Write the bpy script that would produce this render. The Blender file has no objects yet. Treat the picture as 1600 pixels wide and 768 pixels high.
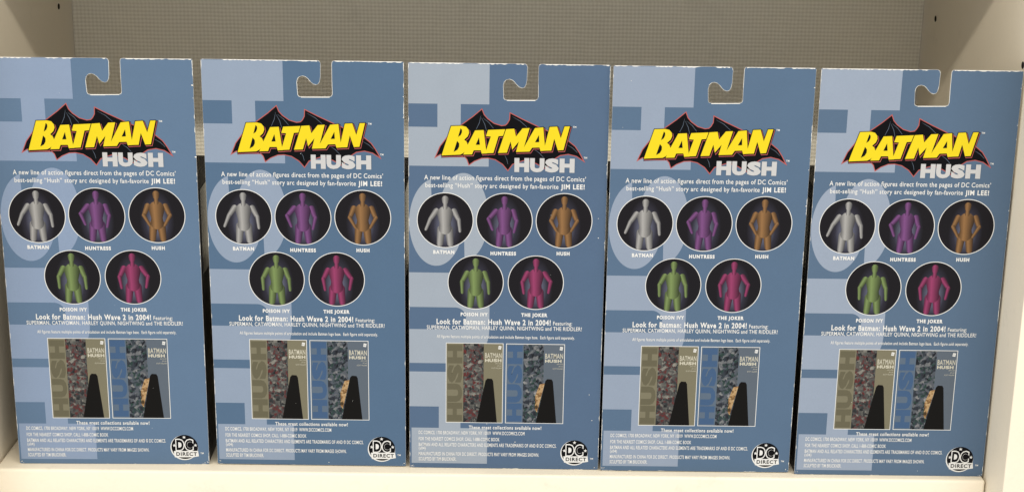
import bpy, math, random
from mathutils import Vector, Matrix

# ------------------------------------------------------------------ camera, world, light, exposure
scene = bpy.context.scene
COL = scene.collection
cam = bpy.data.cameras.new('camera')
cam_o = bpy.data.objects.new('camera', cam); COL.objects.link(cam_o)
scene.camera = cam_o
PITCH, YAW, ROLL = 0.28212, 0.00688, 0.01486
fw = Vector((math.sin(YAW)*math.cos(PITCH), math.cos(YAW)*math.cos(PITCH), -math.sin(PITCH)))
rt = Vector((math.cos(YAW), -math.sin(YAW), 0)); up = rt.cross(fw)
r2 = rt*math.cos(ROLL) + up*math.sin(ROLL); u2 = up*math.cos(ROLL) - rt*math.sin(ROLL)
M = Matrix((r2, u2, -fw)).transposed().to_4x4()
M.translation = Vector((0.38158, -1.11592, 0.50299))
cam_o.matrix_world = M
cam.sensor_width = 36.0; cam.lens = 2448.8/1600*36.0
cam.clip_start = 0.01; cam.clip_end = 50

world = bpy.data.worlds.new('World'); scene.world = world; world.use_nodes = True
bgn = world.node_tree.nodes['Background']
bgn.inputs['Color'].default_value = (1.0, 0.985, 0.955, 1); bgn.inputs['Strength'].default_value = 1.18

lt = bpy.data.lights.new('ceiling_tube_light', 'AREA'); lt.shape = 'RECTANGLE'
lt.size = 4.6; lt.size_y = 0.07; lt.energy = 84; lt.color = (1.0, 0.935, 0.81)
lo = bpy.data.objects.new('ceiling_tube_light', lt); COL.objects.link(lo)
lo.location = (0.45, -1.85, 1.80)
lo.rotation_euler = (Vector((0.38, 0, 0.2)) - Vector(lo.location)).to_track_quat('-Z', 'Y').to_euler()

vs = scene.view_settings
vs.view_transform = 'Standard'; vs.look = 'None'; vs.gamma = 1.0; vs.use_curve_mapping = False
vs.exposure = -0.28

# ------------------------------------------------------------------ materials
def srgb(r, g, b):
    f = lambda c: (c/255/12.92) if c/255 <= .04045 else ((c/255+.055)/1.055)**2.4
    return (f(r), f(g), f(b), 1)
def N(t, kind, **kw):
    n = t.nodes.new(kind)
    for k, v in kw.items(): setattr(n, k, v)
    return n
def base(name):
    m = bpy.data.materials.new(name); m.use_nodes = True
    return m, m.node_tree, m.node_tree.nodes['Principled BSDF']
def mixc(t, fac, a, b, mode='MIX'):
    n = N(t, 'ShaderNodeMix', data_type='RGBA', blend_type=mode)
    for sock, v in ((n.inputs[0], fac), (n.inputs[6], a), (n.inputs[7], b)):
        if hasattr(v, 'is_linked'): t.links.new(v, sock)
        else: sock.default_value = v
    return n.outputs[2]
def math_(t, op, a, b=None, c=None):
    n = N(t, 'ShaderNodeMath', operation=op)
    for i, v in enumerate((a, b, c)):
        if v is None: continue
        if hasattr(v, 'is_linked'): t.links.new(v, n.inputs[i])
        else: n.inputs[i].default_value = v
    return n.outputs[0]
def ramp(t, fac, stops):
    n = N(t, 'ShaderNodeValToRGB'); e = n.color_ramp.elements
    while len(e) < len(stops): e.new(0.5)
    for el, (p, c) in zip(e, stops): el.position = p; el.color = c
    t.links.new(fac, n.inputs[0]); return n.outputs[0]
def noise(t, vec, scale, detail=3, rough=.55):
    n = N(t, 'ShaderNodeTexNoise'); n.inputs['Scale'].default_value = scale
    n.inputs['Detail'].default_value = detail; n.inputs['Roughness'].default_value = rough
    t.links.new(vec, n.inputs['Vector']); return n.outputs['Fac']
def world_pos(t): return N(t, 'ShaderNodeNewGeometry').outputs['Position']

_card_cache = {}
def card(name, col, rough=.36, mottle=.10, bump=.20, spec=.18):
    """offset-printed coated card: faint ink mottle, uneven gloss and soft buckling"""
    if name in _card_cache: return _card_cache[name]
    m, t, p = base(name); P = world_pos(t)
    n1 = noise(t, P, 900, 2); n2 = noise(t, P, 45, 4); n3 = noise(t, P, 13, 2)
    k = math_(t, 'ADD', math_(t, 'MULTIPLY', n1, mottle), math_(t, 'MULTIPLY', n2, mottle*.8))
    k = math_(t, 'ADD', k, 1 - mottle*.9)
    c = N(t, 'ShaderNodeVectorMath', operation='SCALE'); c.inputs[0].default_value = col[:3]
    t.links.new(k, c.inputs['Scale']); t.links.new(c.outputs[0], p.inputs['Base Color'])
    t.links.new(math_(t, 'ADD', math_(t, 'MULTIPLY', n2, .22), rough - .11), p.inputs['Roughness'])
    p.inputs['Specular IOR Level'].default_value = spec
    b = N(t, 'ShaderNodeBump'); b.inputs['Strength'].default_value = bump; b.inputs['Distance'].default_value = .004
    t.links.new(math_(t, 'ADD', n3, math_(t, 'MULTIPLY', n2, .12)), b.inputs['Height'])
    t.links.new(b.outputs[0], p.inputs['Normal'])
    _card_cache[name] = m
    return m
def plain(name, col, rough=.5, spec=.5):
    m, t, p = base(name); P = world_pos(t)
    n = noise(t, P, 120, 4)
    c = mixc(t, n, tuple(x*.82 for x in col[:3]) + (1,), tuple(min(1, x*1.1) for x in col[:3]) + (1,))
    t.links.new(c, p.inputs['Base Color']); p.inputs['Roughness'].default_value = rough
    p.inputs['Specular IOR Level'].default_value = spec
    return m

BLUE = card('card_slate_blue', (.066, .109, .183, 1))
PALE = card('card_pale_blue', (.268, .308, .368, 1))
# each box gets its own slightly different slate and pale blue tones
BOX_BLUES = [(card('slate_blue_pale', (.087, .142, .227, 1)), card('pale_blue_dull', (.193, .252, .364, 1))),
        (card('slate_blue_deep', (.065, .115, .191, 1)), card('pale_blue_cool', (.208, .259, .347, 1))),
        (BLUE, card('pale_blue_grey', (.257, .296, .353, 1))),
        (card('slate_blue_soft', (.072, .120, .194, 1)), card('pale_blue_soft', (.218, .264, .347, 1))),
        (card('slate_blue_warm', (.073, .118, .187, 1)), card('pale_blue_warm', (.235, .280, .360, 1)))]
WHITE = card('ink_white', (0.62, 0.62, 0.61, 1), mottle=.05)
SILVER = card('ink_silver_grey', (0.44, 0.44, 0.445, 1), mottle=.05)
YELLOW = card('ink_yellow', (0.64, 0.5, 0.01, 1), mottle=.05)
BLACK = card('ink_black', (.003, .003, .004, 1), mottle=.1, spec=.07)
SALMON = card('ink_salmon', (0.36, 0.085, 0.08, 1), mottle=.1)
RIB = card('ink_grey_blue', (0.085, 0.11, 0.15, 1), mottle=.1)
KHAKI = card('ink_khaki', (0.15, 0.138, 0.092, 1))
KHAKI_D = card('ink_khaki_dark', (0.098, 0.089, 0.056, 1))
SLATE = card('ink_slate', (0.082, 0.102, 0.13, 1))
COBALT = card('ink_cobalt', (0.04, 0.082, 0.165, 1))
COBALT_D = card('ink_slate_letter', (0.08, 0.112, 0.158, 1))
CREAM = card('ink_cream', (0.46, 0.44, 0.36, 1), mottle=.05)
INKDARK = card('ink_warm_black', (.004, .0035, .003, 1), mottle=.1, spec=.10)
RAW = plain('raw_card_edge', (.74, .73, .69, 1), .8, .2)
BLACKCARD = card('card_black', (.012, .011, .011, 1), rough=.42)
PLASTIC = plain('smoky_plastic', (.035, .035, .036, 1), .16)

def collage(name, stops, scale, seed):
    """a busy printed picture strip: broken patches of ink, no figures"""
    m, t, p = base(name); P = N(t, 'ShaderNodeTexCoord').outputs['Object']
    mp = N(t, 'ShaderNodeMapping'); mp.inputs['Location'].default_value = (seed, seed*.7, seed*1.3)
    t.links.new(P, mp.inputs['Vector'])
    wv = N(t, 'ShaderNodeTexNoise'); wv.inputs['Scale'].default_value = scale*1.3; wv.inputs['Detail'].default_value = 3
    t.links.new(mp.outputs[0], wv.inputs['Vector'])
    off = N(t, 'ShaderNodeVectorMath', operation='MULTIPLY_ADD'); off.inputs[1].default_value = (.006, .006, .006)
    t.links.new(wv.outputs['Color'], off.inputs[0]); t.links.new(mp.outputs[0], off.inputs[2])
    vo = N(t, 'ShaderNodeTexVoronoi'); vo.inputs['Scale'].default_value = scale*2.2; t.links.new(off.outputs[0], vo.inputs['Vector'])
    cs = N(t, 'ShaderNodeSeparateColor'); t.links.new(vo.outputs['Color'], cs.inputs[0])
    big = noise(t, mp.outputs[0], scale*.28, 1)
    f = math_(t, 'ADD', math_(t, 'ADD', math_(t, 'MULTIPLY', cs.outputs[0], .42), math_(t, 'MULTIPLY', wv.outputs['Fac'], .45)), math_(t, 'MULTIPLY', big, .35))
    t.links.new(ramp(t, math_(t, 'SUBTRACT', f, .08), stops), p.inputs['Base Color'])
    p.inputs['Roughness'].default_value = .36; p.inputs['Specular IOR Level'].default_value = .16
    return m
COLL1 = collage('picture_strip_red_grey', [(.30, (.006, .006, .007, 1)), (.44, (.03, .034, .036, 1)), (.50, (.09, .014, .013, 1)),
                                            (.56, (.05, .05, .05, 1)), (.66, (.075, .075, .07, 1)), (.84, (.22, .21, .185, 1))], 210, 3.1)
COLL2 = collage('picture_strip_blue_green', [(.30, (.006, .007, .010, 1)), (.44, (.028, .034, .046, 1)), (.50, (.012, .036, .026, 1)),
                                              (.56, (.06, .07, .09, 1)), (.66, (.07, .078, .09, 1)), (.84, (.22, .22, .22, 1))], 210, 7.7)
TAN = collage('picture_patch_tan', [(.30, (.05, .03, .012, 1)), (.50, (.24, .13, .05, 1)), (.72, (.40, .28, .15, 1))], 260, 1.4)

def disc_ground():
    """dark round picture ground with a faint pale halo in the middle"""
    m, t, p = base('picture_dark_ground')
    uv = N(t, 'ShaderNodeUVMap').outputs[0]
    sep = N(t, 'ShaderNodeSeparateXYZ'); t.links.new(uv, sep.inputs[0])
    ex = math_(t, 'DIVIDE', sep.outputs[0], .62); ey = math_(t, 'DIVIDE', math_(t, 'ADD', sep.outputs[1], .2), 1.15)
    r = math_(t, 'SQRT', math_(t, 'ADD', math_(t, 'MULTIPLY', ex, ex), math_(t, 'MULTIPLY', ey, ey)))
    t.links.new(ramp(t, math_(t, 'MULTIPLY', r, .6), [(.20, (.075, .08, .12, 1)), (.40, (.018, .017, .028, 1)), (.58, (.004, .003, .005, 1))]), p.inputs['Base Color'])
    p.inputs['Roughness'].default_value = .34; p.inputs['Specular IOR Level'].default_value = .18
    return m
def figure_ink(name, col):
    """one plain tone, rounded across each limb like a printed picture of a jointed dummy"""
    m, t, p = base(name)
    uv = N(t, 'ShaderNodeUVMap').outputs[0]
    sep = N(t, 'ShaderNodeSeparateXYZ'); t.links.new(uv, sep.inputs[0])
    lit = ramp(t, math_(t, 'ADD', math_(t, 'MULTIPLY', sep.outputs[0], .5), .5), [(0, (.28, .28, .30, 1)), (.34, (1, 1, 1, 1)), (.62, (.62, .62, .62, 1)), (1, (.13, .13, .15, 1))])
    t.links.new(mixc(t, 1.0, lit, col, 'MULTIPLY'), p.inputs['Base Color'])
    p.inputs['Roughness'].default_value = .34; p.inputs['Specular IOR Level'].default_value = .18
    return m
GROUND = disc_ground()
FIGS = [figure_ink('figure_grey', (.30, .295, .29, 1)), figure_ink('figure_plum', (.15, .055, .17, 1)), figure_ink('figure_brown', (.22, .115, .045, 1)),
        figure_ink('figure_green', (.15, .21, .075, 1)), figure_ink('figure_magenta', (.23, .035, .105, 1))]

def paint(name, col, grain=True):
    m, t, p = base(name); P = world_pos(t)
    a = noise(t, P, 6, 4); b = noise(t, P, 420, 2)
    sc = noise(t, P, 38, 6, .7); mk = ramp(t, sc, [(.60, (1, 1, 1, 1)), (.72, (.93, .92, .90, 1))])
    k = math_(t, 'ADD', math_(t, 'MULTIPLY', a, .16), math_(t, 'ADD', math_(t, 'MULTIPLY', b, .05), .89))
    k = math_(t, 'MULTIPLY', k, mk)
    c = N(t, 'ShaderNodeVectorMath', operation='SCALE'); c.inputs[0].default_value = col[:3]
    t.links.new(k, c.inputs['Scale']); t.links.new(c.outputs[0], p.inputs['Base Color'])
    t.links.new(math_(t, 'ADD', math_(t, 'MULTIPLY', a, .2), .36), p.inputs['Roughness'])
    bm = N(t, 'ShaderNodeBump'); bm.inputs['Strength'].default_value = .06; bm.inputs['Distance'].default_value = .001
    t.links.new(b, bm.inputs['Height']); t.links.new(bm.outputs[0], p.inputs['Normal'])
    return m
CREAMPAINT = paint('cream_painted_board', (.79, .712, .575, 1))
HOLE = plain('dark_hole', (.02, .017, .014, 1), .9, .1)
def weave():
    m, t, p = base('woven_backing'); P = world_pos(t)
    sep = N(t, 'ShaderNodeSeparateXYZ'); t.links.new(P, sep.inputs[0])
    wob = noise(t, P, 30, 3)
    k = 2*math.pi/.00342
    sx = math_(t, 'SINE', math_(t, 'ADD', math_(t, 'MULTIPLY', sep.outputs[0], k), math_(t, 'MULTIPLY', wob, 2.5)))
    sz = math_(t, 'SINE', math_(t, 'ADD', math_(t, 'MULTIPLY', sep.outputs[2], k*.98), math_(t, 'MULTIPLY', wob, 2.5)))
    h = math_(t, 'ADD', math_(t, 'MULTIPLY', sx, .32), math_(t, 'MULTIPLY', sz, .55))
    f = math_(t, 'ADD', math_(t, 'MULTIPLY', h, .5), .5)
    f = math_(t, 'ADD', f, math_(t, 'MULTIPLY', math_(t, 'SUBTRACT', noise(t, P, 500, 2), .5), .5))
    c = mixc(t, f, (.72, .67, .55, 1), (.95, .905, .785, 1))
    big = noise(t, P, 6, 3); st = noise(t, P, 19, 5, .65)
    c = mixc(t, ramp(t, st, [(.56, (0, 0, 0, 1)), (.74, (.30, .30, .30, 1))]), c, (.50, .46, .38, 1))
    c = mixc(t, math_(t, 'MULTIPLY', big, .5), c, (.78, .79, .74, 1))
    t.links.new(c, p.inputs['Base Color']); p.inputs['Roughness'].default_value = .5
    b = N(t, 'ShaderNodeBump'); b.inputs['Strength'].default_value = .35; b.inputs['Distance'].default_value = .0006
    t.links.new(h, b.inputs['Height']); t.links.new(b.outputs[0], p.inputs['Normal'])
    return m
WEAVE = weave()

# ------------------------------------------------------------------ mesh helpers
def link(name, me, parent=None, mats=()):
    o = bpy.data.objects.new(name, me); COL.objects.link(o); o.parent = parent
    for m in mats: me.materials.append(m)
    return o
def box_mesh(name, x0, x1, y0, y1, z0, z1, mat, bevel=0.0, seg=3, parent=None):
    import bmesh
    bm = bmesh.new(); bmesh.ops.create_cube(bm, size=1)
    for v in bm.verts:
        v.co = Vector((x0 + (v.co.x + .5)*(x1-x0), y0 + (v.co.y + .5)*(y1-y0), z0 + (v.co.z + .5)*(z1-z0)))
    if bevel:
        bmesh.ops.bevel(bm, geom=bm.edges[:], offset=bevel, segments=seg, affect='EDGES', profile=.5)
    me = bpy.data.meshes.new(name); bm.to_mesh(me); bm.free()
    if bevel:
        for f in me.polygons: f.use_smooth = True
        try: me.set_sharp_from_angle(angle=math.radians(40))
        except Exception: pass
    return link(name, me, parent, [mat])

def curve_to_2d(cu):
    o = bpy.data.objects.new('tmp', cu); COL.objects.link(o)
    dg = bpy.context.evaluated_depsgraph_get(); dg.update()
    me = bpy.data.meshes.new_from_object(o.evaluated_get(dg))
    vs_ = [(v.co.x, v.co.y) for v in me.vertices]; fs = [tuple(f.vertices) for f in me.polygons]
    bpy.data.objects.remove(o); bpy.data.curves.remove(cu); bpy.data.meshes.remove(me)
    return vs_, fs
def text2d(body, bold=0.0, shear=0.0):
    cu = bpy.data.curves.new('t', 'FONT'); cu.body = body; cu.size = 1; cu.offset = bold; cu.shear = shear; cu.space_character = 1 + bold*4.0 + (.03 if bold else 0)
    cu.resolution_u = 3; cu.fill_mode = 'FRONT'
    return curve_to_2d(cu)
def fit(shape, u0, u1, v0, v1, cap=None):
    """scale a 2D shape into a box; cap = (lo, hi) of the reference letters instead of the own bounds"""
    vs_, fs = shape
    xs = [v[0] for v in vs_]; lo, hi = (min(v[1] for v in vs_), max(v[1] for v in vs_)) if cap is None else cap
    a, b = min(xs), max(xs)
    return [(u0 + (x-a)/(b-a)*(u1-u0), v0 + (y-lo)/(hi-lo)*(v1-v0)) for x, y in vs_], fs
def poly2d(loops, offset=0.0):
    cu = bpy.data.curves.new('p', 'CURVE'); cu.dimensions = '2D'; cu.fill_mode = 'BOTH'; cu.offset = offset
    for lp in loops:
        s = cu.splines.new('POLY'); s.points.add(len(lp)-1); s.use_cyclic_u = True
        for pt, (x, y) in zip(s.points, lp): pt.co = (x, y, 0, 1)
    return curve_to_2d(cu)
def rect(u0, v0, u1, v1): return [(u0, v0), (u1, v0), (u1, v1), (u0, v1)], [(0, 1, 2, 3)]
def ell(cx, cy, a, b, n=48): return [(cx + a*math.cos(2*math.pi*i/n), cy + b*math.sin(2*math.pi*i/n)) for i in range(n)]
def ngon(pts): return list(pts), [tuple(range(len(pts)))]
def ribbon(pts, w):
    vs_, fs = [], []
    for i, p in enumerate(pts):
        a = pts[max(0, i-1)]; b = pts[min(len(pts)-1, i+1)]
        d = Vector((b[0]-a[0], b[1]-a[1])).normalized(); n = (-d.y, d.x); k = w[i] if isinstance(w, list) else w
        vs_ += [(p[0]+n[0]*k/2, p[1]+n[1]*k/2), (p[0]-n[0]*k/2, p[1]-n[1]*k/2)]
        if i: fs.append((2*i-2, 2*i-1, 2*i+1, 2*i))
    return vs_, fs
def smooth(pts, n=3):
    """Chaikin corner cutting of a closed loop"""
    for _ in range(n):
        q = []
        for i in range(len(pts)):
            a, b = pts[i], pts[(i+1) % len(pts)]
            q += [(a[0]*.75+b[0]*.25, a[1]*.75+b[1]*.25), (a[0]*.25+b[0]*.75, a[1]*.25+b[1]*.75)]
        pts = q
    return pts

PW, PH = 145.5, 315.0           # printed panel, millimetres
class Print:
    """flat ink shapes laid on the panel; u to the right, v up, layer = distance in front of the card"""
    def __init__(s): s.v, s.f, s.mi, s.mats, s.uv = [], [], [], [], {}
    def add(s, shape, layer, mat, du=0, dv=0, uv=None):
        vs_, fs = shape; o = len(s.v)
        s.v += [((x+du-PW/2)/1000, -layer/1000, (y+dv)/1000) for x, y in vs_]
        if mat not in s.mats: s.mats.append(mat)
        k = s.mats.index(mat)
        for f in fs:
            s.f.append(tuple(i+o for i in f)); s.mi.append(k)
        if uv:
            for i, (x, y) in enumerate(vs_): s.uv[o+i] = ((x-uv[0])/uv[2], (y-uv[1])/uv[3])
        return s
    def mesh(s, name):
        me = bpy.data.meshes.new(name); me.from_pydata(s.v, [], s.f); me.update()
        for m in s.mats: me.materials.append(m)
        me.polygons.foreach_set('material_index', s.mi)
        if s.uv:
            L = me.uv_layers.new(name='UVMap')
            for lp in me.loops: L.data[lp.index].uv = s.uv.get(lp.vertex_index, (0, 0))
        return me
parts = []      # (name, mesh) printed on every back panel
def emit(name, pr): parts.append((name, pr.mesh(name)))
CAP = None
def letters(body, u0, u1, v0, cap_h, bold=0.0, mat=WHITE, layer=.20, shear=0.0):
    """a line of lettering from u0 to u1 with its baseline at v0 and capitals cap_h tall"""
    global CAP
    if CAP is None:
        h = text2d('H')[0]; CAP = max(v[1] for v in h)
    return fit(text2d(body, bold, shear), u0, u1, v0, v0+cap_h, (0, CAP)), layer, mat

# ------------------------------------------------------------------ bookcase
XL, XR, YB, YF = -0.0055, 0.7570, 0.2901, -0.0468
case = bpy.data.objects.new('bookcase', None); COL.objects.link(case); case.location = (.376, .12, -.30)
case['label'] = 'cream painted bookcase bay with woven patterned back holding the row of boxes'; case['category'] = 'bookcase'
def cpart(o):
    o.parent = case; o.matrix_parent_inverse = Matrix.Translation(-Vector(case.location)); return o
cpart(box_mesh('side_panel', XL-.019, XL, YF, YB+.012, -.30, .80, CREAMPAINT, .0008))
cpart(box_mesh('side_panel', XR, XR+.019, YF, YB+.012, -.30, .80, CREAMPAINT, .0008))
cpart(box_mesh('shelf_board', XL+.0012, XR-.0012, -.0105, YB-.0005, -.024, 0, CREAMPAINT, .0024, 5))
cpart(box_mesh('shelf_board', XL+.0012, XR-.0012, -.0105, YB-.0005, .427, .451, CREAMPAINT, .0016, 4))
cpart(box_mesh('back_board', XL+.0004, XR-.0004, YB, YB+.005, -.30, .80, WEAVE))
def peg_hole(x, y, z, s):
    n = 14; r = .0026
    ring = [(x, y + r*math.cos(2*math.pi*i/n), z + r*math.sin(2*math.pi*i/n)) for i in range(n)]
    inner = [(x + s*.0004, a[1], a[2]) for a in ring]
    me = bpy.data.meshes.new('peg_hole')
    me.from_pydata(ring + inner, [], [tuple(range(n, 2*n))] + [(i, (i+1) % n, n+(i+1) % n, n+i) for i in range(n)])
    cpart(link('peg_hole', me, None, [HOLE]))
for s, x in ((1, XL), (-1, XR)):
    for y in (.2490, .0082): peg_hole(x, y, .3180, s)

# ------------------------------------------------------------------ figure boxes: the card
slot = [(95.3, 315), (94.2, 314.4), (93.75, 313), (93.7, 300), (93.85, 291), (93.3, 289.4), (91.9, 288.75), (82, 288.6), (71.3, 288.5),
        (69.7, 288.9), (69.05, 290.2), (68.6, 299), (69.2, 301.6), (70.7, 303.2), (72.6, 303.7), (74.8, 303.1), (76.5, 301.7), (78.2, 299.6),
        (80.2, 297.9), (82.3, 297.3), (84.0, 298.0), (85.0, 299.8), (85.6, 303), (85.85, 312.6), (85.3, 314.3), (84.0, 315)]
outline = [(0.0, .9), (.9, 0), (PW-.9, 0), (PW, .9), (PW, 314.2), (PW-.8, 315)] + slot + [(.8, 315), (0, 314.2)]
def card_mesh():
    vs_, fs = poly2d([outline]); n = len(outline); T = .55
    V = [((x-PW/2)/1000, 0, y/1000) for x, y in vs_]; F = [f for f in fs]; mi = [0]*len(F)
    o = len(V); V += [((x-PW/2)/1000, T/1000, y/1000) for x, y in vs_]; F += [tuple(i+o for i in reversed(f)) for f in fs]; mi += [1]*len(fs)
    o = len(V); V += [((x-PW/2)/1000, 0, y/1000) for x, y in outline] + [((x-PW/2)/1000, T/1000, y/1000) for x, y in outline]
    for i in range(n):
        j = (i+1) % n; F.append((o+i, o+j, o+n+j, o+n+i)); mi.append(1)
    me = bpy.data.meshes.new('back_panel'); me.from_pydata(V, [], F)
    me.materials.append(BLUE); me.materials.append(RAW); me.polygons.foreach_set('material_index', mi); me.update()
    return me
CARD = card_mesh()

# big pale letters running up the card
L0 = .05
b = Print(); b.add(rect(.05, 239, 58.6, 268), L0, PALE); b.add(rect(.05, 285.1, 58.6, 314.6), L0, PALE); b.add(rect(21.1, 268, 38, 285.1), L0, PALE)
emit('background_letter', b)
b = Print()
arc1 = [p for p in ell(20.2, 196.3, 19.9, 33.4, 96)]
i0 = [p for p in arc1 if not (p[0] > 17.6 and p[1] > 196.3)]
# the left bowl, cut by its straight terminal, then the right bowl
lb = sorted([p for p in i0], key=lambda p: (math.atan2(p[1]-196.3, p[0]-20.2) - math.radians(94)) % (2*math.pi))
b.add(ngon([(17.6, 196.3)] + lb + [(40.1, 196.3)]), L0, PALE)
arc2 = [p for p in ell(40.2, 200.4, 18.6, 33.6, 96) if not (p[0] < 40.6 and p[1] < 200.4)]
rb = sorted(arc2, key=lambda p: (math.atan2(p[1]-200.4, p[0]-40.2) + math.radians(89)) % (2*math.pi))
b.add(ngon([(40.6, 200.4)] + rb + [(21.6, 200.4)]), L0+.01, PALE)
emit('background_letter', b)
b = Print()
def rr(x0, y0, x1, y1, r, n=10):      # right-hand corners rounded
    return [(x0, y0)] + [(x1-r+r*math.sin(a), y0+r-r*math.cos(a)) for a in [math.pi/2*i/n for i in range(n+1)]] + \
           [(x1-r+r*math.cos(a), y1-r+r*math.sin(a)) for a in [math.pi/2*i/n for i in range(n+1)]] + [(x0, y1)]
outer = rr(.05, 85.9, 60.3, 157.6, 26); inner = rr(.05, 113.0, 42.7, 130.5, 8)
b.add(ngon(outer[:-1] + [(.05, 157.6), (.05, 130.5)] + inner[::-1][1:] ), L0, PALE)
emit('background_letter', b)
b = Print(); b.add(rect(1.5, 3.9, 59.6, 33.2), L0, PALE); b.add(rect(.05, 50.7, 59.6, 79), L0, PALE); b.add(rect(22.4, 33.2, 39, 50.7), L0, PALE)
emit('background_letter', b)

# bat-wing emblem behind the title (plain wings)
bat = [(20.11,246.1),(23.29,253.6),(27.82,259.7),(30.5,263.4),(38.92,269.79),(46.91,275.79),(53.2,281.24),(54.71,277.4),(57.27,274.43),(62.18,270.9),(67.69,269.3),(70.65,269.75),(72.22,271.35),(73.69,274.14),(73.93,278.74),(82.75,274.26),(93.71,269.18),(107.15,263.2),(116.03,258.99),(121.29,254.72),(124.45,250.11),(127.32,244.85),(122.68,247.91),(116.57,249.38),(110.51,248.36),(106.62,245.82),(104.73,243.17),(100.15,238.31),(93.53,242.06),(86.01,244.83),(79.5,242.83),(75.79,241.25),(72.66,236.71),(68.95,241.16),(63.43,244.64),(57.94,245.78),(53.39,245.53),(47.93,243.21),(44.3,240.54),(42.91,244.54),(41.07,246.39),(31.5,246.26),(23.3,248.01)]
b = Print()
b.add(poly2d([bat], .62), .10, SALMON); b.add(poly2d([bat]), .12, BLACK)
rb_ = [(52.6,276.95),(49.31,266.79),(53.04,275.23),(56.73,265.59),(54.1,275.25),(61.78,267.6),(75.47,276.31),(86.16,268.77),(115.49,256.19),(123.23,250.4),(91.93,252.18),(98.49,246.45),(70.23,247.72),(72.6,241.21)]
for i in range(0, len(rb_), 2):
    (x0, y0), (x1, y1) = rb_[i], rb_[i+1]; mx, my = (x0+x1)/2 - (y1-y0)*.06, (y0+y1)/2 + (x1-x0)*.06
    b.add(ribbon([(x0, y0), (mx, my), (x1, y1)], [.1, .34, .22]), .14, RIB)
emit('wing_emblem', b)

# title lettering: yellow letters, black rim, salmon shadow line
G = {
'B': [[(31.1,268.81),(38.93,269.14),(41.9,268.44),(43.69,266.31),(44.04,263.94),(43.0,261.33),(40.47,258.91),(42.17,257.64),(43.25,254.96),(42.42,252.43),(41.37,250.46),(39.8,248.91),(37.77,247.84),(24.24,247.04)],[(38.01,267.1),(38.86,266.03),(38.79,264.3),(37.91,262.34),(36.34,261.2)],[(35.51,257.76),(36.88,256.05),(36.8,253.66),(35.62,251.47),(33.16,250.04)]],
'A': [[(48.48,265.82),(54.62,266.16),(56.67,250.67),(57.33,249.02),(53.5,248.79),(52.84,251.27),(47.53,251.19),(46.36,248.13),(40.11,247.91),(43.12,254.96)],[(51.28,260.36),(51.95,255.47),(49.19,255.35)]],
'T': [[(57.91,266.29),(70.27,266.98),(68.76,262.2),(65.5,261.94),(61.9,249.43),(54.25,248.98),(56.7,251.32),(59.99,261.56),(56.47,261.82)]],
'M': [[(71.03,267.03),(76.83,267.5),(78.22,261.68),(82.96,267.84),(87.95,268.13),(83.88,253.21),(83.15,250.59),(78.48,250.4),(80.48,258.38),(75.69,252.23),(74.33,258.29),(71.68,249.78),(65.39,249.48)]],
'A2': [[(91.98,268.18),(97.89,268.82),(99.35,254.92),(99.93,251.65),(96.33,251.34),(95.5,253.97),(90.09,253.73),(88.23,250.81),(83.07,250.59),(83.96,253.43)],[(94.82,262.74),(95.06,258.02),(92.34,257.87)]],
'N': [[(102.66,269.14),(107.95,269.48),(110.82,260.86),(113.44,269.66),(117.14,269.81),(112.92,252.31),(108.95,252.04),(106.08,260.8),(104.06,251.82),(99.67,251.65),(99.35,254.92)]]}
b = Print()
for i, (k, lp) in enumerate(G.items()):
    e = i*.004
    solid = poly2d([lp[0]], .50)
    b.add(poly2d([lp[0]], .80), .16+e, BLACK, .75, -.95)
    b.add(poly2d([lp[0]], .42), .19+e, SALMON, .80, -1.0)
    b.add(poly2d([lp[0]], .10), .22+e, BLACK, .75, -.85)
    b.add(solid, .25+e, BLACK)
    b.add(poly2d([lp[0]], .06), .28+e, YELLOW)
    for h_ in lp[1:]: b.add(poly2d([h_], .12), .31+e, BLACK)
emit('title_lettering', b)
b = Print()
for i, (ch, u0, u1) in enumerate((('H', 77.4, 88.2), ('U', 88.8, 99.3), ('S', 99.8, 109.9), ('H', 110.4, 121.4))):
    b.add(fit(text2d(ch, .070), u0, u1, 235.35, 245.9), .34+i*.004, SILVER)
emit('series_lettering', b)
for (u, v) in ((119.4, 268.7), (127.9, 246.0), (139.0, 8.6)):
    b = Print(); b.add(*letters('TM', u, u+2.5, v, 1.25, .03)); emit('trade_mark', b)

# blurb
def line(name, *segs):
    b = Print()
    for sg in segs: b.add(*letters(*sg))
    emit(name, b)
line('blurb_lettering', ('A new line of action figures direct from the pages of DC Comics\u2019', 11.5, 130.0, 228.8, 3.45, .012))
line('blurb_lettering', ('best-selling \u201cHush\u201d story arc designed by fan-favorite', 12.3, 110.0, 223.0, 3.35, .012),
     ('JIM LEE!', 111.7, 129.2, 223.0, 3.45, .035))
# round pictures with captions: a plain jointed dummy stands in for each pictured figure
def limb(b, x0, y0, r0, x1, y1, r1, layer, mat):
    """tapered rounded limb; its uv runs across the width"""
    d = Vector((x1-x0, y1-y0)).normalized(); n = Vector((-d.y, d.x))
    if n.x > 0: n = -n
    pts, us = [], []
    for k in range(7):
        a = math.pi*k/6; q = n*math.cos(a) - d*math.sin(a); pts.append((x0+q.x*r0, y0+q.y*r0)); us.append(-math.cos(a))
    for k in range(7):
        a = math.pi*k/6; q = -n*math.cos(a) + d*math.sin(a); pts.append((x1+q.x*r1, y1+q.y*r1)); us.append(math.cos(a))
    o = len(b.v); b.add((pts, [(i, i+1, 12-i, 13-i) for i in range(6)]), layer, mat)
    for i, u in enumerate(us): b.uv[o+i] = (u, 0)
POSES = [(34, 12, 26, 20), (40, 60, 18, 30), (22, 50, 22, 50), (28, 30, 20, 16), (26, 34, 34, 44)]
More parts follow.
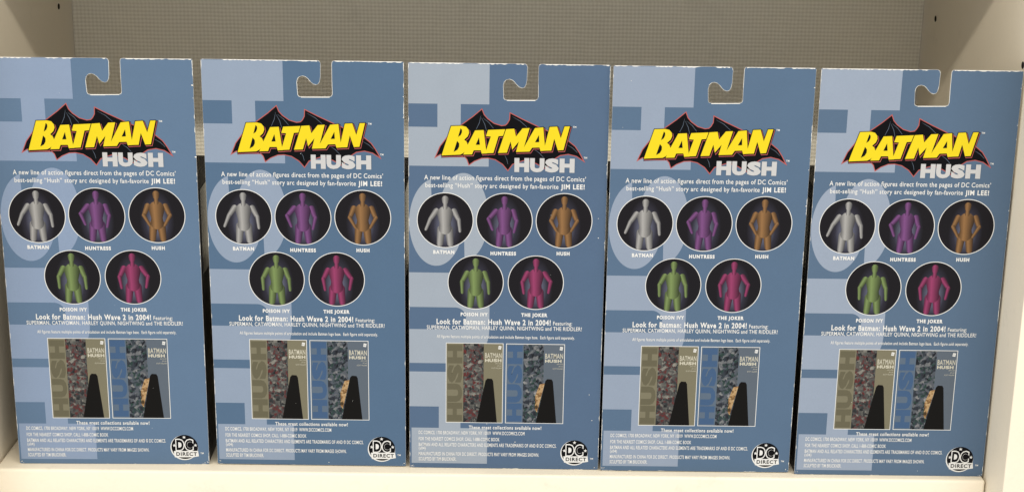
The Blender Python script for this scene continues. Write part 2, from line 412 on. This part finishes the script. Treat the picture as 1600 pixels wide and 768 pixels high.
def dummy(b, cx, cy, mat, al, bl, ar, br):
    R_ = math.radians
    for s_ in (-1, 1):
        limb(b, cx+s_*2.6, cy-6.5, 2.9, cx+s_*3.5, cy-16.4, 2.2, .150, mat)
        a, e = (al, bl) if s_ < 0 else (ar, br)
        sx, sy = cx+s_*6.0, cy+6.6; ex, ey = sx+s_*7.2*math.sin(R_(a)), sy-7.2*math.cos(R_(a))
        hx, hy = ex+s_*6.4*math.sin(R_(a-e)), ey-6.4*math.cos(R_(a-e))
        limb(b, sx, sy, 2.0, ex, ey, 1.45, .154, mat); limb(b, ex, ey, 1.4, hx, hy, 1.0, .158, mat)
        limb(b, hx, hy, 1.15, hx+s_*1.3*math.sin(R_(a-e)), hy-1.3*math.cos(R_(a-e)), .95, .162, mat)
    limb(b, cx, cy-1.0, 3.7, cx, cy-5.6, 4.4, .166, mat)
    limb(b, cx, cy+4.6, 5.4, cx, cy-1.6, 3.9, .170, mat)
    limb(b, cx, cy+12.4, 1.3, cx, cy+9.0, 1.6, .174, mat)
    limb(b, cx, cy+15.0, 2.35, cx, cy+13.2, 2.0, .178, mat)
for k, (cu_, cv) in enumerate(((26.9, 198.0), (70.6, 198.2), (114.7, 198.7), (49.8, 150.4), (94.7, 150.7))):
    b = Print(); r = 20.95
    ring_o, ring_i = ell(cu_, cv, r, r+.25, 72), ell(cu_, cv, r-.55, r-.30, 72)
    n = 72
    b.add((ring_o + ring_i, [(i, (i+1) % n, n+(i+1) % n, n+i) for i in range(n)]), .14, WHITE)
    b.add(ngon(ring_i), .14, GROUND, uv=(cu_, cv, r, r))
    o_ = len(b.v); dummy(b, cu_, cv, FIGS[k], *POSES[k])
    for q in range(o_, len(b.v)):      # the dummy nearly fills its disc
        x_, y_, z_ = b.v[q]; cx_, cz_ = (cu_-PW/2)/1000, cv/1000
        b.v[q] = (cx_ + (x_-cx_)*1.10, y_, cz_ + (z_-cz_)*1.08)
    emit('round_picture', b)
for tx, u0, u1, v in (('BATMAN', 18.1, 33.8, 172.4), ('HUNTRESS', 60.6, 79.6, 171.9), ('HUSH', 109.7, 119.4, 172.4), ('POISON IVY', 38.7, 59.1, 124.0), ('THE JOKER', 84.2, 103.9, 124.1)):
    line('caption_lettering', (tx, u0, u1, v, 2.5, .055))
line('blurb_lettering', ('Look for Batman: Hush Wave 2 in 2004!', 20.6, 106.5, 117.4, 3.95, .034), ('Featuring:', 108.3, 122.6, 117.5, 2.9, .012))
line('blurb_lettering', ('SUPERMAN, CATWOMAN, HARLEY QUINN, NIGHTWING and THE RIDDLER!', 13.3, 130.0, 113.2, 2.95, .012))
line('blurb_lettering', ('All figures feature multiple points of articulation and include Batman logo base.  Each figure sold separately.', 20.8, 124.8, 106.4, 2.35, .014))
line('blurb_lettering', ('These great collections available now!', 45.4, 101.1, 32.7, 2.75, .020))
for tx, u1, v in (('DC COMICS, 1700 BROADWAY, NEW YORK, NY 10019  WWW.DCCOMICS.COM', 88.3, 28.0), ('FOR THE NEAREST COMICS SHOP, CALL 1-888-COMIC BOOK', 69.1, 22.8),
                  ('BATMAN AND ALL RELATED CHARACTERS AND ELEMENTS ARE TRADEMARKS OF AND \u00a9 DC COMICS.', 112.9, 18.05), ('(s04)', 12.3, 15.2),
                  ('MANUFACTURED IN CHINA FOR DC DIRECT. PRODUCTS MAY VARY FROM IMAGES SHOWN.', 99.7, 10.4), ('SCULPTED BY TIM BRUCKNER.', 35.9, 6.1)):
    line('fine_print', (tx, 6.95, u1, v, 2.75 if tx[0] != '(' else 2.3, .016))
# the two book covers, plain stand-in pictures
def cover(u0, u1, v0, v1, strip, strip_l, ground, coll, patch):
    b = Print()
    b.add(rect(u0, v0, u1, v1), .10, WHITE)
    a0, a1, c0, c1 = u0+.45, u1-.45, v0+.45, v1-.45
    s1, s2 = u0+13.3, u0+28.7
    b.add(rect(a0, c0, s1, c1), .12, strip); b.add(rect(s1, c0, s2, c1), .12, coll); b.add(rect(s2, c0, a1, c1), .12, ground)
    for i, ch in enumerate('HUSH'):
        sh = fit(text2d(ch, .070), c0+1.0+i*15.6, c0+15.9+i*15.6, 0, s1-a0-1.6)
        b.add(([(a0+.8+(s1-a0-1.6) - y, x) for x, y in sh[0]], [tuple(reversed(f)) for f in sh[1]]), .14, strip_l)
    b.add(ngon([(u0+23.4, c0), (u0+39.2, c0), (u0+36.0, v0+34.4), (u0+35.0, v0+36.2), (u0+31.6, v0+36.4), (u0+30.2, v0+34.8)]), .16, INKDARK)
    if patch: b.add(ngon([(u0+22.6, v0+12), (u0+24.2, v0+9), (u0+29.8, v0+33), (u0+26, v0+32), (u0+22.8, v0+23)]), .15, TAN)
    b.add(fit(text2d('BATMAN', .012), u0+29.7, u1-1.3, v0+53.0, v0+57.0), .16, CREAM)
    for i, ch in enumerate('HUSH'): b.add(fit(text2d(ch, .05), u0+29.7+i*3.18, u0+32.6+i*3.18, v0+49.8, v0+52.3), .16, CREAM)
    for tx, wdt, vv in (('JEPH LOEB', 4.6, 48.0), ('JIM LEE', 3.2, 46.2), ('SCOTT WILLIAMS', 7.6, 44.4)):
        b.add(fit(text2d(tx), u1-1.3-wdt, u1-1.3, v0+vv, v0+vv+.95), .16, CREAM)
    q_ = [(u1-4.0, v1-4.6), (u1-1.9, v1-4.9), (u1-1.4, v1-2.3), (u1-3.6, v1-2.0)]
    b.add(ngon(q_), .16, WHITE); cx, cy = u1-2.75, v1-3.45
    b.add(fit(text2d('DC', .02), cx-.75, cx+.75, cy-.55, cy+.55), .18, ground)
    emit('cover_picture', b)
cover(27.7, 71.2, 37.7, 102.5, KHAKI, KHAKI_D, KHAKI, COLL1, False)
cover(73.2, 117.7, 37.8, 102.4, COBALT_D, COBALT, SLATE, COLL2, True)
# round publisher emblem
b = Print()
b.add(ngon(ell(126.75, 13.85, 10.6, 10.4)), .10, WHITE); b.add(ngon(ell(127.1, 14.35, 10.15, 9.95)), .12, BLACK)
def star(cx, cy, r): return ngon([(cx + (r if i % 2 == 0 else r*.42)*math.sin(math.pi*i/5), cy + (r if i % 2 == 0 else r*.42)*math.cos(math.pi*i/5)) for i in range(10)])
for cx, cy in ((126.9, 22.4), (119.2, 15.6), (135.4, 15.8)): b.add(star(cx, cy, 1.45), .14, WHITE)
for ch, u0, u1 in (('D', 120.6, 126.5), ('C', 127.4, 133.4)):
    b.add(fit(text2d(ch, .075 if ch == 'D' else .060), u0-.55, u1+.55, 10.9, 21.2), .14, WHITE)
    if ch == 'D': b.add(rect((u0+u1)/2-1.4, 13.2, (u0+u1)/2+1.3, 19), .15, WHITE)
    b.add(fit(text2d(ch, .05 if ch == 'D' else .025), u0+.2, u1-.2, 11.8, 20.3), .16, BLACK)
b.add(ngon([(118.6, 10.95), (137.3, 11.15), (137.3, 10.2), (137.8, 6.7), (133.5, 5.9), (119.2, 5.75)]), .18, WHITE)
b.add(fit(text2d('DIRECT', .03), 120.4, 136.3, 7.0, 10.1), .20, BLACK)
emit('publisher_emblem', b)

# ------------------------------------------------------------------ the five boxes
D_BODY, H_BODY = .072, .228
def body_meshes():
    out = []
    def bx(name, x0, x1, y0, y1, z0, z1, mat):
        o = box_mesh(name, x0, x1, y0, y1, z0, z1, mat); me = o.data; bpy.data.objects.remove(o); out.append((name, me))
    w = PW/2000 - .0004
    for s in (-1, 1):
        a, c = sorted((s*w, s*(w-.0006)))
        bx('side_panel', a, c, .0007, D_BODY, .0006, H_BODY, BLACKCARD)
        a, c = sorted((s*(w+.00025), s*(w+.00002)))
        bx('window_pane', a, c, .010, D_BODY-.006, .150, H_BODY-.012, PLASTIC)
    bx('top_flap', -w+.0007, w-.0007, .0007, D_BODY-.0007, H_BODY-.0008, H_BODY-.0002, BLACKCARD)
    bx('bottom_flap', -w+.0007, w-.0007, .0007, D_BODY-.0007, 0, .0006, BLACKCARD)
    bx('front_panel', -w+.0007, w-.0007, D_BODY-.0006, D_BODY, .0008, H_BODY-.001, BLACKCARD)
    return out
BODY = body_meshes()
def wear_and_rim_mesh(seed, spots):
    """whitened, chipped card along the cut edges, and small scuffs"""
    rng = random.Random(seed); b = Print()
    def edge(p, q, inx, iny, keep, wmax):
        n = max(2, int(math.hypot(q[0]-p[0], q[1]-p[1])/1.3)); run = []
        on_ = True
        for i in range(n+1):
            t = i/n; x, y = p[0]+(q[0]-p[0])*t, p[1]+(q[1]-p[1])*t
            if rng.random() < .25: on_ = rng.random() < keep
            w = rng.uniform(.25, 1)*wmax if on_ else .05
            run.append(((x, y), (x+inx*w, y+iny*w)))
        vs_ = [r for pr in run for r in pr]
        b.add((vs_, [(2*i, 2*i+1, 2*i+3, 2*i+2) for i in range(n)]), .08, RAW)
    edge((1, 314.97), (83.5, 314.97), 0, -1, .85, .85); edge((95.8, 314.97), (144.6, 314.97), 0, -1, .85, .85)
    edge((.03, 314), (.03, 1), 1, 0, .22, .40); edge((PW-.03, 314), (PW-.03, 1), -1, 0, .18, .45)
    edge((1, .03), (PW-1, .03), 0, 1, .12, .35)
    # the slot's cut rim; wider white at its bottom paints in light from above
    for i in range(len(slot)-1):
        (x0, y0), (x1, y1) = slot[i], slot[i+1]; d = Vector((x1-x0, y1-y0)).normalized(); k = rng.uniform(.40, .65) if abs(d.y) < .2 and y0 < 295 else rng.uniform(.08, .30)
        nx, ny = -d.y*k, d.x*k
        b.add(([(x0, y0), (x1, y1), (x1+nx, y1+ny), (x0+nx, y0+ny)], [(0, 1, 2, 3)]), .085, RAW)
    def chip(x, y, r):
        n = rng.randint(5, 8); a0 = rng.random()*6
        b.add(ngon([(x + r*rng.uniform(.4, 1.2)*math.cos(a0+2*math.pi*i/n), y + r*rng.uniform(.3, .9)*math.sin(a0+2*math.pi*i/n)) for i in range(n)]), .36, RAW)
    for x, y, r in spots: chip(x, y, r)
    for cx in (2.0, PW-2.0):
        for _ in range(rng.randint(3, 6)): chip(cx + rng.uniform(-1.4, 1.4), rng.uniform(.5, 2.8), rng.uniform(.15, .5))
    for _ in range(4): chip(PW-rng.uniform(.3, .6), rng.uniform(180, 310), rng.uniform(.25, .6))
    for _ in range(5): chip(rng.uniform(3, PW-3), rng.uniform(5, 310), rng.uniform(.10, .22))
    return b.mesh('edge_wear_and_rim_light')
SPEC = [  # base-left corner x, y, yaw, lean, label, scuffs
    (.01226, -.0004, .0185, .0, 'blue figure box at the row end, a slim gap between it and the side wall', [(PW-.5, 243, .9), (PW-.6, 296, .8), (103, 30, .3)]),
    (.16421, .0024, -.0036, -.008, 'blue figure box between the middle box and the row-end box with the wall gap', [(86, 2.5, .6), (70, 246.5, .3), (93, 10, .3)]),
    (.31274, .0010, -.0028, .0, 'middle one of the five blue figure boxes, white scuffs near its edge', [(140, 201, .45), (140.3, 186, .5), (137, 62, .45), (139.7, 41, .55), (81, 22.5, .6), (59.3, 37.2, .5), (105, 203, .35)]),
    (.46005, -.0013, .0038, -.006, 'blue figure box between the middle box and the box touching the side wall', [(13, 304, .35), (8, 270, .3), (60, 120, .3), (70, 34, .3)]),
    (.60960, -.0033, .0011, .009, 'blue figure box touching the side wall, a shaded strip down its edge', [(40, 60, .25), (95, 4, .4)])]
for i, (x, y, yaw, lean, label, spots) in enumerate(SPEC):
    root = bpy.data.objects.new('figure_box', None); COL.objects.link(root)
    c, s = math.cos(yaw), math.sin(yaw)
    root.location = (x + PW/2000*c, y + PW/2000*s, .0003 + max(0, lean)*0 + (abs(lean)*D_BODY if lean < 0 else 0))
    root.rotation_euler = (-lean, 0, yaw)
    root['label'] = label; root['category'] = 'toy box'; root['group'] = 'blue figure boxes lined up on the shelf'
    panel = link('back_panel', CARD, root)
    printed = [link(nm, me, panel) for nm, me in parts]
    for o in [panel] + printed:
        for sl in o.material_slots:
            for src, dst in ((BLUE, BOX_BLUES[i][0]), (PALE, BOX_BLUES[i][1])):
                if sl.material == src: sl.link = 'OBJECT'; sl.material = dst
    link('edge_wear_and_rim_light', wear_and_rim_mesh(40+i, spots), panel)
    for nm, me in BODY: link(nm, me, root)
